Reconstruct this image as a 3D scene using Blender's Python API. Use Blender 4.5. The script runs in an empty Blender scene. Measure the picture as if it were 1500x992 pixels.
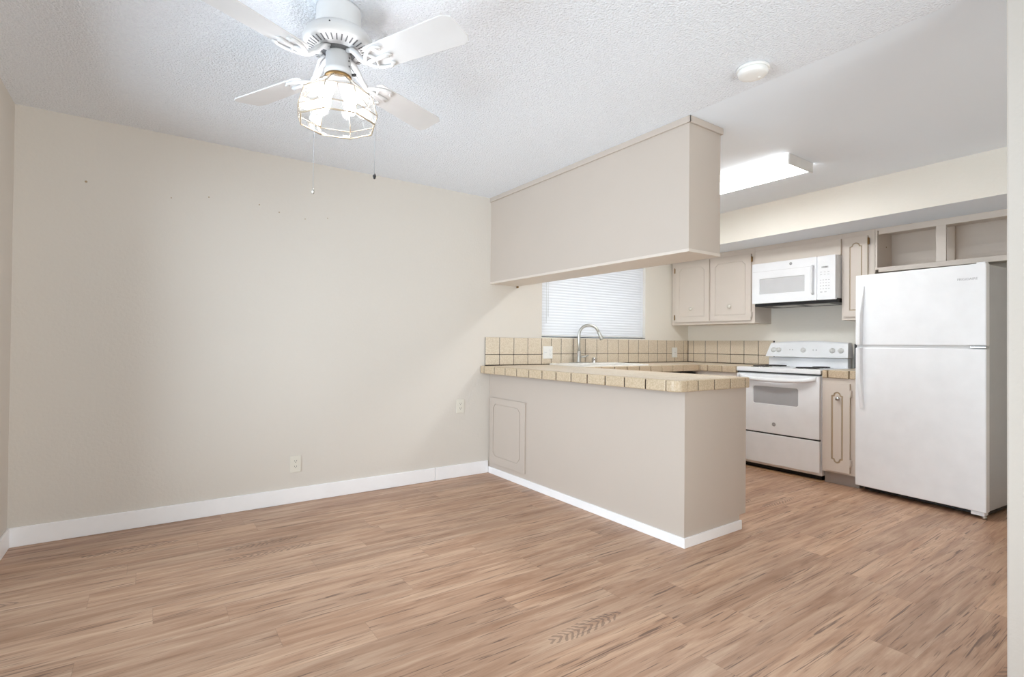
import bpy, bmesh, math, random
from mathutils import Vector, Matrix
random.seed(7)
PI = math.pi
S = bpy.context.scene
COL = S.collection

# ------------------------------------------------------------------ camera, world, lights, exposure
cam_d = bpy.data.cameras.new('camera'); cam = bpy.data.objects.new('camera', cam_d); COL.objects.link(cam)
YAW, PITCH, ROLL, FPX = 0.6085, 0.0102, 0.0092, 761.1
fw = Vector((math.sin(YAW)*math.cos(PITCH), math.cos(YAW)*math.cos(PITCH), math.sin(PITCH)))
rt = Vector((math.cos(YAW), -math.sin(YAW), 0)); up = rt.cross(fw)
r2 = rt*math.cos(ROLL)+up*math.sin(ROLL); u2 = -rt*math.sin(ROLL)+up*math.cos(ROLL)
cam.matrix_world = Matrix(((r2.x, u2.x, -fw.x, .6279), (r2.y, u2.y, -fw.y, -3.912), (r2.z, u2.z, -fw.z, 1.1416), (0, 0, 0, 1)))
cam_d.sensor_width = 36; cam_d.lens = 36*FPX/1500; cam_d.clip_start = .05
S.camera = cam

S.view_settings.view_transform = 'Standard'; S.view_settings.look = 'None'
S.view_settings.gamma = 1; S.view_settings.exposure = 0.03; S.view_settings.use_curve_mapping = False

w = bpy.data.worlds.new('sky'); S.world = w; w.use_nodes = True
bg = w.node_tree.nodes['Background']; bg.inputs[0].default_value = (.93, .98, 1, 1); bg.inputs[1].default_value = 3.6

def area(name, loc, rot, sx, sy, power, col):
    l = bpy.data.lights.new(name, 'AREA'); l.shape = 'RECTANGLE'; l.size = sx; l.size_y = sy; l.energy = power; l.color = col
    o = bpy.data.objects.new(name, l); COL.objects.link(o); o.location = loc; o.rotation_euler = rot; return o
# daylight arriving through the sliding door in the left wall and the kitchen window, plus an added ceiling fill behind the camera
area('daylight_door', (-.35, -1.72, 1.15), (0, -PI/2, 0), 1.9, 2.3, 64, (.72, .84, 1))
area('ceiling_fill_rear', (2.05, -5.9, .15), (PI*.74, 0, 0), 3.6, 1.0, 76, (1, .96, .92))  # added upward fill from behind the camera, brightens the ceiling
area('daylight_kitchen', (4.43, .35, 1.62), (-PI/2, 0, 0), 1.4, .8, 15, (.80, .90, 1))
for loc_, rot_, sx_, sy_ in (((-.13, -1.725, 1.05), (0, -PI/2, 0), 2.1, 2.45), ((2.05, -5.43, 1.19), (PI/2, 0, 0), 3.7, 2.22)):
    po = area('sky_portal', loc_, rot_, sx_, sy_, 1, (1, 1, 1)); po.data.cycles.is_portal = True
try:
    S.cycles.use_denoising = True; S.cycles.max_bounces = 14; S.cycles.diffuse_bounces = 8; S.cycles.transparent_max_bounces = 16
    S.cycles.caustics_reflective = False; S.cycles.caustics_refractive = False
    S.cycles.sample_clamp_indirect = 4
except Exception: pass

# ------------------------------------------------------------------ materials
def srgb(r, g, b):
    f = lambda c: (c/255/12.92 if c/255 <= .04045 else ((c/255+.055)/1.055)**2.4)
    return (f(r), f(g), f(b), 1)
def mat(name, col, rough=.5, metal=0, spec=.5, bump=None, var=None, coat=0):
    m = bpy.data.materials.new(name); m.use_nodes = True; nt = m.node_tree; N = nt.nodes; L = nt.links
    b = N['Principled BSDF']; b.inputs['Base Color'].default_value = col; b.inputs['Roughness'].default_value = rough
    b.inputs['Metallic'].default_value = metal; b.inputs['Specular IOR Level'].default_value = spec; b.inputs['Coat Weight'].default_value = coat
    tc = N.new('ShaderNodeTexCoord')
    if var is None: var = (8, .03)
    nz = N.new('ShaderNodeTexNoise'); nz.inputs['Scale'].default_value = var[0]; nz.inputs['Detail'].default_value = 4
    L.new(tc.outputs['Object'], nz.inputs['Vector'])
    hs = N.new('ShaderNodeHueSaturation'); hs.inputs['Color'].default_value = col
    mr = N.new('ShaderNodeMapRange'); mr.inputs['From Min'].default_value = .25; mr.inputs['From Max'].default_value = .75
    mr.inputs['To Min'].default_value = 1-var[1]; mr.inputs['To Max'].default_value = 1+var[1]
    L.new(nz.outputs['Fac'], mr.inputs['Value']); L.new(mr.outputs['Result'], hs.inputs['Value']); L.new(hs.outputs['Color'], b.inputs['Base Color'])
    if bump:
        n2 = N.new('ShaderNodeTexNoise'); n2.inputs['Scale'].default_value = bump[0]; n2.inputs['Detail'].default_value = 3
        L.new(tc.outputs['Object'], n2.inputs['Vector'])
        bp = N.new('ShaderNodeBump'); bp.inputs['Strength'].default_value = bump[1]; bp.inputs['Distance'].default_value = bump[2]
        L.new(n2.outputs['Fac'], bp.inputs['Height']); L.new(bp.outputs['Normal'], b.inputs['Normal'])
    return m
def emit(name, col, strength):
    m = bpy.data.materials.new(name); m.use_nodes = True; b = m.node_tree.nodes['Principled BSDF']
    b.inputs['Base Color'].default_value = (.9, .9, .9, 1); b.inputs['Emission Color'].default_value = col; b.inputs['Emission Strength'].default_value = strength
    return m
M = {}
M['wall'] = mat('beige_wall_paint', srgb(218, 212, 204), .75, bump=(55, .35, .004), var=(1.3, .012))
M['kwall'] = mat('cream_kitchen_paint', srgb(239, 235, 226), .7, bump=(45, .3, .004), var=(1.5, .012))
M['popcorn'] = mat('textured_white_ceiling', srgb(242, 247, 254), .95, bump=(100, .95, .011), var=(90, .04))
M['smooth'] = mat('smooth_white_ceiling', srgb(240, 247, 255), .85, var=(1, .008))
M['trim'] = mat('white_trim_paint', srgb(250, 250, 252), .4)
M['cab'] = mat('greige_cabinet_paint', srgb(197, 186, 176), .5, bump=(9, .05, .004), var=(3, .012))
M['cabk'] = mat('light_cabinet_paint', srgb(217, 207, 197), .45, var=(5, .015))
M['groove'] = mat('tan_groove', srgb(180, 160, 132), .6)  # tan tone for carved door grooves and wall anchors
M['appl'] = mat('white_appliance_enamel', srgb(243, 245, 248), .28, spec=.5)
M['applside'] = mat('grey_textured_steel_side', srgb(196, 197, 199), .5, bump=(300, .2, .001))
M['plastic'] = mat('white_plastic', srgb(240, 240, 238), .4)
M['almond'] = mat('ivory_plastic', srgb(226, 222, 211), .4)
M['hole'] = mat('dark_slot', srgb(48, 42, 40), .7)
M['black'] = mat('black_plastic', srgb(16, 16, 18), .4)
M['darkgap'] = mat('dark_gasket', srgb(66, 67, 70), .6)
M['greyglass'] = mat('grey_oven_glass', srgb(176, 177, 180), .15, spec=.6)
M['palegl'] = mat('pale_grey_microwave_window', srgb(205, 206, 208), .2)
M['greyline'] = mat('light_grey_gasket', srgb(214, 215, 216), .5)
M['print'] = mat('grey_print', srgb(186, 187, 190), .5)
M['darkprint'] = mat('dark_display_print', srgb(60, 60, 62), .5)
M['logo'] = mat('silver_grey_badge', srgb(150, 151, 154), .35, metal=.3)
M['chrome'] = mat('chrome', srgb(205, 206, 206), .18, metal=1)
M['nickel'] = mat('brushed_nickel', srgb(196, 195, 190), .32, metal=1)
M['brass'] = mat('aged_brass', srgb(150, 120, 80), .4, metal=.8)
M['came'] = mat('pale_brass_came', srgb(196, 180, 158), .4, metal=.5)
M['grout'] = mat('dark_brown_grout', srgb(52, 40, 32), .9)
M['toe'] = mat('grey_vinyl_toe_kick', srgb(172, 164, 158), .6)
M['sink'] = mat('white_enamel_sink', srgb(242, 240, 236), .2)
M['fanwhite'] = mat('white_fan_enamel', srgb(222, 222, 223), .4)
M['shadow_in'] = mat('grey_motor_interior', srgb(110, 110, 112), .6)
M['coil'] = mat('black_coil_element', srgb(45, 43, 44), .5)
M['ply'] = mat('pale_wood_strip', srgb(176, 142, 110), .6, var=(20, .08))
M['bulb'] = emit('lit_bulb', (.97, .97, 1, 1), 47)
M['tube'] = emit('lit_diffuser', (.985, 1, 1, 1), 20.0)
M['tubeside'] = emit('dimmer_diffuser_side', (.985, 1, 1, 1), 6.0)

def tile_mat(name, c1, c2):
    m = mat(name, c1, .38, var=(6, .03)); nt = m.node_tree; N = nt.nodes; L = nt.links; b = N['Principled BSDF']
    tc = N.new('ShaderNodeTexCoord'); nz = N.new('ShaderNodeTexNoise'); nz.inputs['Scale'].default_value = 120; nz.inputs['Detail'].default_value = 5
    L.new(tc.outputs['Object'], nz.inputs['Vector'])
    cr = N.new('ShaderNodeValToRGB'); cr.color_ramp.elements[0].position = .35; cr.color_ramp.elements[1].position = .62
    cr.color_ramp.elements[0].color = c2; cr.color_ramp.elements[1].color = c1
    L.new(nz.outputs['Fac'], cr.inputs[0]); L.new(cr.outputs[0], b.inputs['Base Color']); return m
M['tile'] = tile_mat('speckled_beige_tile', srgb(224, 212, 194), srgb(207, 192, 170))
M['edgetile'] = tile_mat('speckled_shaded_edge_tile', srgb(207, 189, 163), srgb(187, 167, 139))  # same tile, colour darkened to hold the shade on the counter edge
M['topgrout'] = mat('beige_grout', srgb(186, 170, 148), .8)

def glass_mat(name, tint, gloss, tr):
    m = bpy.data.materials.new(name); m.use_nodes = True; N = m.node_tree.nodes; L = m.node_tree.links
    N.remove(N['Principled BSDF']); out = N['Material Output']
    t = N.new('ShaderNodeBsdfTransparent'); t.inputs[0].default_value = tint
    g = N.new('ShaderNodeBsdfGlossy'); g.inputs['Roughness'].default_value = .04
    f = N.new('ShaderNodeLayerWeight'); f.inputs[0].default_value = gloss
    nz = N.new('ShaderNodeTexNoise'); nz.inputs['Scale'].default_value = 30
    bp = N.new('ShaderNodeBump'); bp.inputs['Strength'].default_value = .15; L.new(nz.outputs['Fac'], bp.inputs['Height']); L.new(bp.outputs['Normal'], g.inputs['Normal'])
    d = N.new('ShaderNodeBsdfTranslucent'); d.inputs[0].default_value = (1, .98, .94, 1)
    mx = N.new('ShaderNodeMixShader'); L.new(f.outputs['Fresnel'], mx.inputs[0]); L.new(t.outputs[0], mx.inputs[1]); L.new(g.outputs[0], mx.inputs[2])
    m2 = N.new('ShaderNodeMixShader'); m2.inputs[0].default_value = 1-tr; L.new(mx.outputs[0], m2.inputs[1]); L.new(d.outputs[0], m2.inputs[2])
    L.new(m2.outputs[0], out.inputs[0]); return m
M['shade'] = glass_mat('clear_shade_glass', (.97, .97, .96, 1), .3, .95)
M['pane'] = glass_mat('window_glass', (.95, .97, .97, 1), .3, 1)
def slat_mat():
    m = bpy.data.materials.new('white_blind_vinyl'); m.use_nodes = True; N = m.node_tree.nodes; L = m.node_tree.links; b = N['Principled BSDF']
    b.inputs['Base Color'].default_value = srgb(226, 228, 232); b.inputs['Roughness'].default_value = .5
    t = N.new('ShaderNodeBsdfTranslucent'); t.inputs[0].default_value = srgb(245, 246, 250)
    mx = N.new('ShaderNodeMixShader'); mx.inputs[0].default_value = .06; L.new(b.outputs[0], mx.inputs[1]); L.new(t.outputs[0], mx.inputs[2])
    L.new(mx.outputs[0], N['Material Output'].inputs[0]); return m
M['slat'] = slat_mat()

def floor_mat():
    m = bpy.data.materials.new('brown_vinyl_plank'); m.use_nodes = True; nt = m.node_tree; N = nt.nodes; L = nt.links; b = N['Principled BSDF']
    tc = N.new('ShaderNodeTexCoord'); sp = N.new('ShaderNodeSeparateXYZ'); L.new(tc.outputs['Object'], sp.inputs[0])
    def math_(op, a, bb=None, c=None):
        n = N.new('ShaderNodeMath'); n.operation = op
        for i, v in enumerate((a, bb, c)):
            if v is None: continue
            if isinstance(v, (int, float)): n.inputs[i].default_value = v
            else: L.new(v, n.inputs[i])
        return n.outputs[0]
    W, LEN = .152, 1.22
    yr = math_('DIVIDE', sp.outputs['Y'], W); row = math_('FLOOR', yr)
    wn = N.new('ShaderNodeTexWhiteNoise'); wn.noise_dimensions = '1D'; L.new(row, wn.inputs['W'])
    xs = math_('ADD', math_('DIVIDE', sp.outputs['X'], LEN), wn.outputs['Value']); colm = math_('FLOOR', xs)
    cid = N.new('ShaderNodeCombineXYZ'); L.new(row, cid.inputs[0]); L.new(colm, cid.inputs[1])
    w2 = N.new('ShaderNodeTexWhiteNoise'); w2.noise_dimensions = '2D'; L.new(cid.outputs[0], w2.inputs['Vector'])
    pid = w2.outputs['Value']
    def gvec(sx, sy, shift):
        c = N.new('ShaderNodeCombineXYZ'); L.new(math_('MULTIPLY', sp.outputs['X'], sx), c.inputs[0])
        L.new(math_('MULTIPLY', sp.outputs['Y'], sy), c.inputs[1]); L.new(math_('MULTIPLY', pid, shift), c.inputs[2]); return c.outputs[0]
    def noise(vec, scale, detail, dist=0, rough=.5):
        n = N.new('ShaderNodeTexNoise'); n.inputs['Scale'].default_value = scale; n.inputs['Detail'].default_value = detail
        n.inputs['Distortion'].default_value = dist; n.inputs['Roughness'].default_value = rough; L.new(vec, n.inputs['Vector']); return n.outputs['Fac']
    def ramp(fac, stops):
        c = N.new('ShaderNodeValToRGB'); L.new(fac, c.inputs[0]); e = c.color_ramp.elements
        e[0].position, e[0].color = stops[0]; e[1].position, e[1].color = stops[-1]
        for p, k in stops[1:-1]:
            q = e.new(p); q.color = k
        return c.outputs[0]
    def mix(fac, a, bb, mode='MIX'):
        n = N.new('ShaderNodeMix'); n.data_type = 'RGBA'; n.blend_type = mode
        if isinstance(fac, (int, float)): n.inputs[0].default_value = fac
        else: L.new(fac, n.inputs[0])
        for s, v in ((6, a), (7, bb)):
            if isinstance(v, tuple): n.inputs[s].default_value = v
            else: L.new(v, n.inputs[s])
        return n.outputs[2]
    base = ramp(noise(gvec(1.1, 11, 40), 1.6, 5, .6, .6), [(.3, srgb(160, 122, 97)), (.5, srgb(184, 149, 124)), (.72, srgb(209, 178, 153))])
    tone = ramp(pid, [(0, (.9, .9, .9, 1)), (.5, (1, 1, 1, 1)), (1, (1.07, 1.06, 1.04, 1))])
    c = mix(1, base, tone, 'MULTIPLY')
    fine = ramp(noise(gvec(3, 90, 17), 2.2, 4, .3), [(.35, (.93, .92, .91, 1)), (.62, (1.03, 1.03, 1.03, 1))])
    c = mix(1, c, fine, 'MULTIPLY')
    soft = ramp(noise(gvec(.9, 15, 23), 2.3, 3, .9), [(.6, (0, 0, 0, 1)), (.72, (1, 1, 1, 1))])
    c = mix(math_('MULTIPLY', soft, .35), c, srgb(118, 88, 74))
    st = ramp(noise(gvec(.75, 24, 61), 2.6, 3, 1.4, .55), [(.615, (0, 0, 0, 1)), (.67, (1, 1, 1, 1))])
    c = mix(math_('MULTIPLY', st, .76), c, srgb(84, 60, 52))
    st2 = ramp(noise(gvec(1.6, 45, 91), 2.0, 2, .8, .5), [(.635, (0, 0, 0, 1)), (.69, (1, 1, 1, 1))])
    c = mix(math_('MULTIPLY', st2, .5), c, srgb(92, 66, 56))
    # feathered crotch figure on occasional planks: elongated patches of short oblique strokes
    fx = math_('FRACT', xs); fy = math_('FRACT', yr)
    w3 = N.new('ShaderNodeTexWhiteNoise'); w3.noise_dimensions = '2D'
    c3 = N.new('ShaderNodeVectorMath'); c3.operation = 'ADD'; c3.inputs[1].default_value = (31.7, 12.3, 0); L.new(cid.outputs[0], c3.inputs[0]); L.new(c3.outputs[0], w3.inputs['Vector'])
    dx = math_('DIVIDE', math_('SUBTRACT', fx, .5), .21); dy = math_('DIVIDE', math_('SUBTRACT', fy, .5), .30)
    wob = noise(gvec(5, 12, 9), 1.5, 2)
    dd = math_('ADD', math_('ADD', math_('POWER', math_('ABSOLUTE', dx), 2), math_('POWER', math_('ABSOLUTE', dy), 2)), math_('MULTIPLY', wob, .9))
    msk = math_('MULTIPLY', ramp(dd, [(.95, (1, 1, 1, 1)), (1.0, (0, 0, 0, 1))]) if False else math_('LESS_THAN', dd, 1.15), math_('GREATER_THAN', w3.outputs['Value'], .76))
    ph = math_('ADD', math_('MULTIPLY', sp.outputs['X'], 190), math_('ADD', math_('MULTIPLY', math_('ABSOLUTE', math_('SUBTRACT', fy, .5)), 34), math_('MULTIPLY', noise(gvec(4, 10, 33), 2, 3), 14)))
    ws = math_('GREATER_THAN', math_('ADD', math_('SINE', ph), math_('MULTIPLY', noise(gvec(8, 20, 3), 2, 3), 1.2)), .75)
    c = mix(math_('MULTIPLY', math_('MULTIPLY', msk, ws), .5), c, srgb(92, 72, 66))
    # plank joints
    ey = math_('MINIMUM', fy, math_('SUBTRACT', 1, fy)); ex = math_('MINIMUM', fx, math_('SUBTRACT', 1, fx))
    jn = math_('MAXIMUM', math_('LESS_THAN', ey, .006), math_('LESS_THAN', ex, .0009))
    c = mix(math_('MULTIPLY', jn, .28), c, srgb(104, 80, 68))
    L.new(c, b.inputs['Base Color']); b.inputs['Roughness'].default_value = .42; b.inputs['Specular IOR Level'].default_value = .45
    bp = N.new('ShaderNodeBump'); bp.inputs['Strength'].default_value = .08; bp.inputs['Distance'].default_value = .002
    L.new(noise(gvec(3, 60, 17), 2.5, 4), bp.inputs['Height']); L.new(bp.outputs['Normal'], b.inputs['Normal'])
    return m
M['floor'] = floor_mat()

# ------------------------------------------------------------------ builders
def obj(name, bm, m, parent=None, smooth=False, kind=None):
    me = bpy.data.meshes.new(name); bmesh.ops.recalc_face_normals(bm, faces=bm.faces); bm.to_mesh(me); bm.free()
    for k in (m if isinstance(m, (list, tuple)) else [m]): me.materials.append(M[k])
    o = bpy.data.objects.new(name, me); COL.objects.link(o)
    if smooth:
        for p in me.polygons: p.use_smooth = True
    if parent is not None:
        mw = parent['_mw'] if False else world_of(parent)
        me.transform(mw.inverted()); o.parent = parent
    if kind: o['kind'] = kind
    return o
def world_of(o):
    m = Matrix.LocRotScale(o.location, o.rotation_euler, (1, 1, 1))
    return (world_of(o.parent) @ m) if o.parent else m
def part(name, bm, m, parent, smooth=False, label=None):
    o = obj(name, bm, m, parent, smooth)
    if label: o['label'] = label
    return o
def thing(name, label, cat, loc, group=None):
    o = bpy.data.objects.new(name, None); COL.objects.link(o); o.location = loc; o.empty_display_size = .05
    o['label'] = label; o['category'] = cat
    if group: o['group'] = group
    return o
def tag(o, label, cat, group=None):
    o['label'] = label; o['category'] = cat
    if group: o['group'] = group
    return o
def B(): return bmesh.new()
def box(bm, x0, x1, y0, y1, z0, z1, bev=0, seg=2, mi=0, mtx=None):
    t = bmesh.new(); bmesh.ops.create_cube(t, size=1)
    sx, sy, sz = abs(x1-x0), abs(y1-y0), abs(z1-z0)
    bmesh.ops.transform(t, matrix=Matrix.Translation(((x0+x1)/2, (y0+y1)/2, (z0+z1)/2)) @ Matrix.Diagonal((sx, sy, sz, 1)), verts=t.verts)
    if bev: bmesh.ops.bevel(t, geom=t.edges[:], offset=min(bev, .45*min(sx, sy, sz)), segments=seg, profile=.5, affect='EDGES')
    merge(bm, t, mi, mtx); return bm
def merge(bm, t, mi=0, mtx=None):
    if mtx is not None: bmesh.ops.transform(t, matrix=mtx, verts=t.verts)
    vm = {}
    for v in t.verts: vm[v] = bm.verts.new(v.co)
    for f in t.faces:
        nf = bm.faces.new([vm[v] for v in f.verts]); nf.material_index = mi; nf.smooth = f.smooth
    t.free()
def merge_keep(bm, t):
    vm = {v: bm.verts.new(v.co) for v in t.verts}
    for f in t.faces:
        nf = bm.faces.new([vm[v] for v in f.verts]); nf.material_index = f.material_index; nf.smooth = f.smooth
    t.free()
def lathe(bm, prof, c=(0, 0, 0), axis='Z', seg=32, mi=0, mtx=None, smooth=True):
    t = bmesh.new(); rings = []
    for r, h in prof:
        ring = []
        for i in range(seg):
            a = 2*PI*i/seg
            ring.append(t.verts.new((r*math.cos(a), r*math.sin(a), h)))
        rings.append(ring)
    for a, b in zip(rings, rings[1:]):
        for i in range(seg):
            j = (i+1) % seg; f = t.faces.new((a[i], a[j], b[j], b[i])); f.smooth = smooth
    for ring, r in ((rings[0], prof[0][0]), (rings[-1], prof[-1][0])):
        if r > 1e-4: t.faces.new(ring)
    bmesh.ops.remove_doubles(t, verts=t.verts, dist=1e-6)
    R = {'Z': Matrix.Identity(4), 'X': Matrix.Rotation(PI/2, 4, 'Y'), '-X': Matrix.Rotation(-PI/2, 4, 'Y'), '-Y': Matrix.Rotation(PI/2, 4, 'X'), 'Y': Matrix.Rotation(-PI/2, 4, 'X')}[axis]
    m2 = Matrix.Translation(c) @ R
    merge(bm, t, mi, (mtx @ m2) if mtx is not None else m2); return bm
def tube(bm, pts, r, seg=12, mi=0, caps=True):
    pts = [Vector(p) for p in pts]; n = len(pts); rr = r if isinstance(r, (list, tuple)) else [r]*n
    t = bmesh.new(); rings = []; ref = None
    for i, p in enumerate(pts):
        d = (pts[min(i+1, n-1)]-pts[max(i-1, 0)]).normalized()
        if ref is None: ref = Vector((0, 0, 1)) if abs(d.z) < .9 else Vector((1, 0, 0))
        a = d.cross(ref).normalized(); b = a.cross(d).normalized(); ref = b
        rings.append([t.verts.new(p+rr[i]*(math.cos(2*PI*k/seg)*a+math.sin(2*PI*k/seg)*b)) for k in range(seg)])
    for a, b in zip(rings, rings[1:]):
        for k in range(seg):
            j = (k+1) % seg; f = t.faces.new((a[k], a[j], b[j], b[k])); f.smooth = True
    if caps: t.faces.new(rings[0]); t.faces.new(rings[-1])
    merge(bm, t, mi); return bm
def plate(bm, outlines, depth, mtx, bev=0, mi=0):
    """flat plate from 2-D outlines (first outer, rest holes) of given depth, its back at z=0; mtx places it"""
    cu = bpy.data.curves.new('t', 'CURVE'); cu.dimensions = '2D'; cu.fill_mode = 'BOTH'; cu.extrude = depth/2-bev; cu.bevel_depth = bev; cu.bevel_resolution = 1; cu.offset = -bev
    for ol in outlines:
        s = cu.splines.new('POLY'); s.points.add(len(ol)-1); s.use_cyclic_u = True
        for q, (x, y) in zip(s.points, ol): q.co = (x, y, 0, 1)
    o = bpy.data.objects.new('t', cu); me = bpy.data.meshes.new_from_object(o)
    t = bmesh.new(); t.from_mesh(me)
    for f in t.faces: f.smooth = False
    bmesh.ops.translate(t, verts=t.verts, vec=(0, 0, depth/2)); bmesh.ops.remove_doubles(t, verts=t.verts, dist=1e-5)
    merge(bm, t, mi, mtx); bpy.data.objects.remove(o); bpy.data.curves.remove(cu); bpy.data.meshes.remove(me); return bm
def face_mx(x, y, z):
    """local u -> world -Y, v -> world +Z, out-of-plate -> world -X (a panel seen from the dining side)"""
    return Matrix(((0, 0, -1, x), (-1, 0, 0, y), (0, 1, 0, z), (0, 0, 0, 1)))
def face_my(x, y, z):
    """local u -> world +X, v -> +Z, out -> -Y"""
    return Matrix(((1, 0, 0, x), (0, 0, -1, y), (0, 1, 0, z), (0, 0, 0, 1)))
def rrect(x0, x1, y0, y1, r, n=6):
    o = []
    for cx, cy, a0 in ((x1-r, y1-r, 0), (x0+r, y1-r, 90), (x0+r, y0+r, 180), (x1-r, y0+r, 270)):
        for k in range(n+1):
            a = math.radians(a0+90*k/n); o.append((cx+r*math.cos(a), cy+r*math.sin(a)))
    return o
def text_bm(s, size, mtx, depth=.0008):
    cu = bpy.data.curves.new('t', 'FONT'); cu.body = s; cu.size = size; cu.extrude = depth; cu.align_x = 'CENTER'; cu.align_y = 'CENTER'
    o = bpy.data.objects.new('t', cu); me = bpy.data.meshes.new_from_object(o); t = bmesh.new(); t.from_mesh(me); bm = B(); merge(bm, t, 0, mtx)
    bpy.data.objects.remove(o); bpy.data.curves.remove(cu); bpy.data.meshes.remove(me); return bm

# ------------------------------------------------------------------ the room
H = 2.44; XK = 5.927; YR = -5.3
bm = B(); box(bm, -.12, XK+.12, YR-.12, .12, -.12, 0); obj('floor', bm, 'floor', kind='structure')
def ceiling():
    bm = B()
    XB = 3.098
    def prism(pts, mi):
        a = [bm.verts.new((x, y, H)) for x, y in pts]; b = [bm.verts.new((x, y, H+.12)) for x, y in pts]
        bm.faces.new(a).material_index = mi; bm.faces.new(b).material_index = mi
        for i in range(len(pts)):
            j = (i+1) % len(pts); bm.faces.new((a[i], a[j], b[j], b[i])).material_index = mi
    prism([(-.12, .12), (-.12, YR-.12), (3.098, YR-.12), (3.098, .12)], 0)
    prism([(3.098, .12), (3.098, YR-.12), (XK+.12, YR-.12), (XK+.12, .12)], 1)
    obj('ceiling', bm, ['popcorn', 'smooth'], kind='structure')
ceiling()
WX0, WX1, WZ0, WZ1 = 3.699, 5.165, 1.207, 2.05
bm = B()
box(bm, -.12, WX0, 0, .12, 0, H, mi=0); box(bm, WX1, XK+.12, 0, .12, 0, H, mi=1); box(bm, WX0, WX1, 0, .12, 0, WZ0, mi=1); box(bm, WX0, WX1, 0, .12, WZ1, H, mi=1)
obj('wall_back', bm, ['wall', 'kwall'], kind='structure')
bm = B(); box(bm, XK, XK+.12, -3.55, 0, 0, H); obj('wall_right', bm, 'kwall', kind='structure')
# left wall with the sliding-door opening (outside the frame; it lights the room)
DY0, DY1, DZ = -2.95, -.5, 2.1
bm = B(); box(bm, -.12, 0, DY1, 0, 0, H); box(bm, -.12, 0, YR, DY0, 0, H); box(bm, -.12, 0, DY0, DY1, DZ, H)
obj('wall_left', bm, 'wall', kind='structure')
bm = B(); box(bm, 0, .2, YR-.12, YR, 0, H); box(bm, 3.9, XK, YR-.12, YR, 0, H); box(bm, .2, 3.9, YR-.12, YR, 0, .08); box(bm, .2, 3.9, YR-.12, YR, 2.3, H)
obj('wall_front', bm, 'wall', kind='structure')
# wall end beside the camera and the kitchen's closing wall
bm = B(); box(bm, 3.063, 3.20, YR+.3, -3.4146, -.02, H, .006, 2); obj('wall_side', bm, 'wall', kind='structure')
bm = B(); box(bm, 3.22, XK, -3.55, -3.43, 0, H); obj('wall_pantry', bm, 'kwall', kind='structure')
# boxed soffit above the kitchen cabinets (cream face, white underside)
bm = B()
pts = [(5.215, -.0), (5.118, -3.43), (XK, -3.43), (XK, 0)]
pts[0] = (5.245, 0)
a = [bm.verts.new((x, y, 2.137)) for x, y in pts]; b = [bm.verts.new((x, y, H)) for x, y in pts]
bm.faces.new(a).material_index = 1; bm.faces.new(b)
for i in range(4):
    j = (i+1) % 4; bm.faces.new((a[i], a[j], b[j], b[i]))
obj('wall_soffit', bm, ['kwall', 'smooth'], kind='structure')

def baseboard(name, runs, h, t=.012):
    bm = B()
    for (x0, x1, y0, y1) in runs: box(bm, x0, x1, y0, y1, 0, h, .004, 2)
    return obj(name, bm, 'trim', kind='structure')
baseboard('baseboard_back', [(0, 2.581, -.013, 0), (2.584, 3.1, -.013, 0)], .107)
baseboard('baseboard_left', [(0, .013, DY1+.06, -.013), (0, .013, YR, DY0-.06)], .107)

# kitchen window
root = thing('window_1', 'x', 'window', (WX0, .06, WZ0)); del root['label']; del root['category']; root['kind'] = 'structure'
bm = B(); fy0, fy1 = .06, .105
for (x0, x1, z0, z1) in ((WX0, WX0+.035, WZ0, WZ1), (WX1-.035, WX1, WZ0, WZ1), (WX0, WX1, WZ0, WZ0+.035), (WX0, WX1, WZ1-.035, WZ1)):
    box(bm, x0, x1, fy0, fy1, z0, z1, .003)
part('window_frame', bm, 'trim', root)
bm = B(); box(bm, WX0+.03, WX1-.03, .08, .085, WZ0+.03, WZ1-.03); part('pane', bm, 'pane', root)
bm = B(); box(bm, WX0+.001, WX1-.001, .0, .06, WZ0, WZ0+.006, .001); part('sill', bm, 'hole', root)
# blind
root = thing('window_blind', 'closed white mini blind filling the kitchen window above the sink', 'blind', (WX0, .03, WZ0))
bm = B(); z = WZ0+.035
while z < WZ1-.04:
    t = bmesh.new(); vs = []
    for k in range(5):
        u = k/4-.5; yy = .03+.006*math.sin(PI*(u+.5))*-.6+u*.006; zz = u*.0315
        vs.append((t.verts.new((WX0+.008, yy, z+zz)), t.verts.new((WX1-.008, yy, z+zz))))
    for a_, b_ in zip(vs, vs[1:]): f = t.faces.new((a_[0], a_[1], b_[1], b_[0])); f.smooth = True
    merge(bm, t); z += .0275
part('slats', bm, 'slat', root)
bm = B(); box(bm, WX0+.006, WX1-.006, .012, .05, WZ1-.04, WZ1-.002, .003); part('headrail', bm, 'plastic', root)
bm = B(); box(bm, WX0+.008, WX1-.03, .016, .04, WZ0+.012, WZ0+.026, .003); part('bottom_rail', bm, 'plastic', root)
bm = B(); tube(bm, [(WX0+.06, .012, WZ1-.04), (WX0+.062, .010, WZ0+.14)], .002, 6); tube(bm, [(WX0+.085, .012, WZ1-.04), (WX0+.086, .010, WZ0+.2)], .002, 6); part('pull_cord', bm, 'greyline', root)

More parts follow.
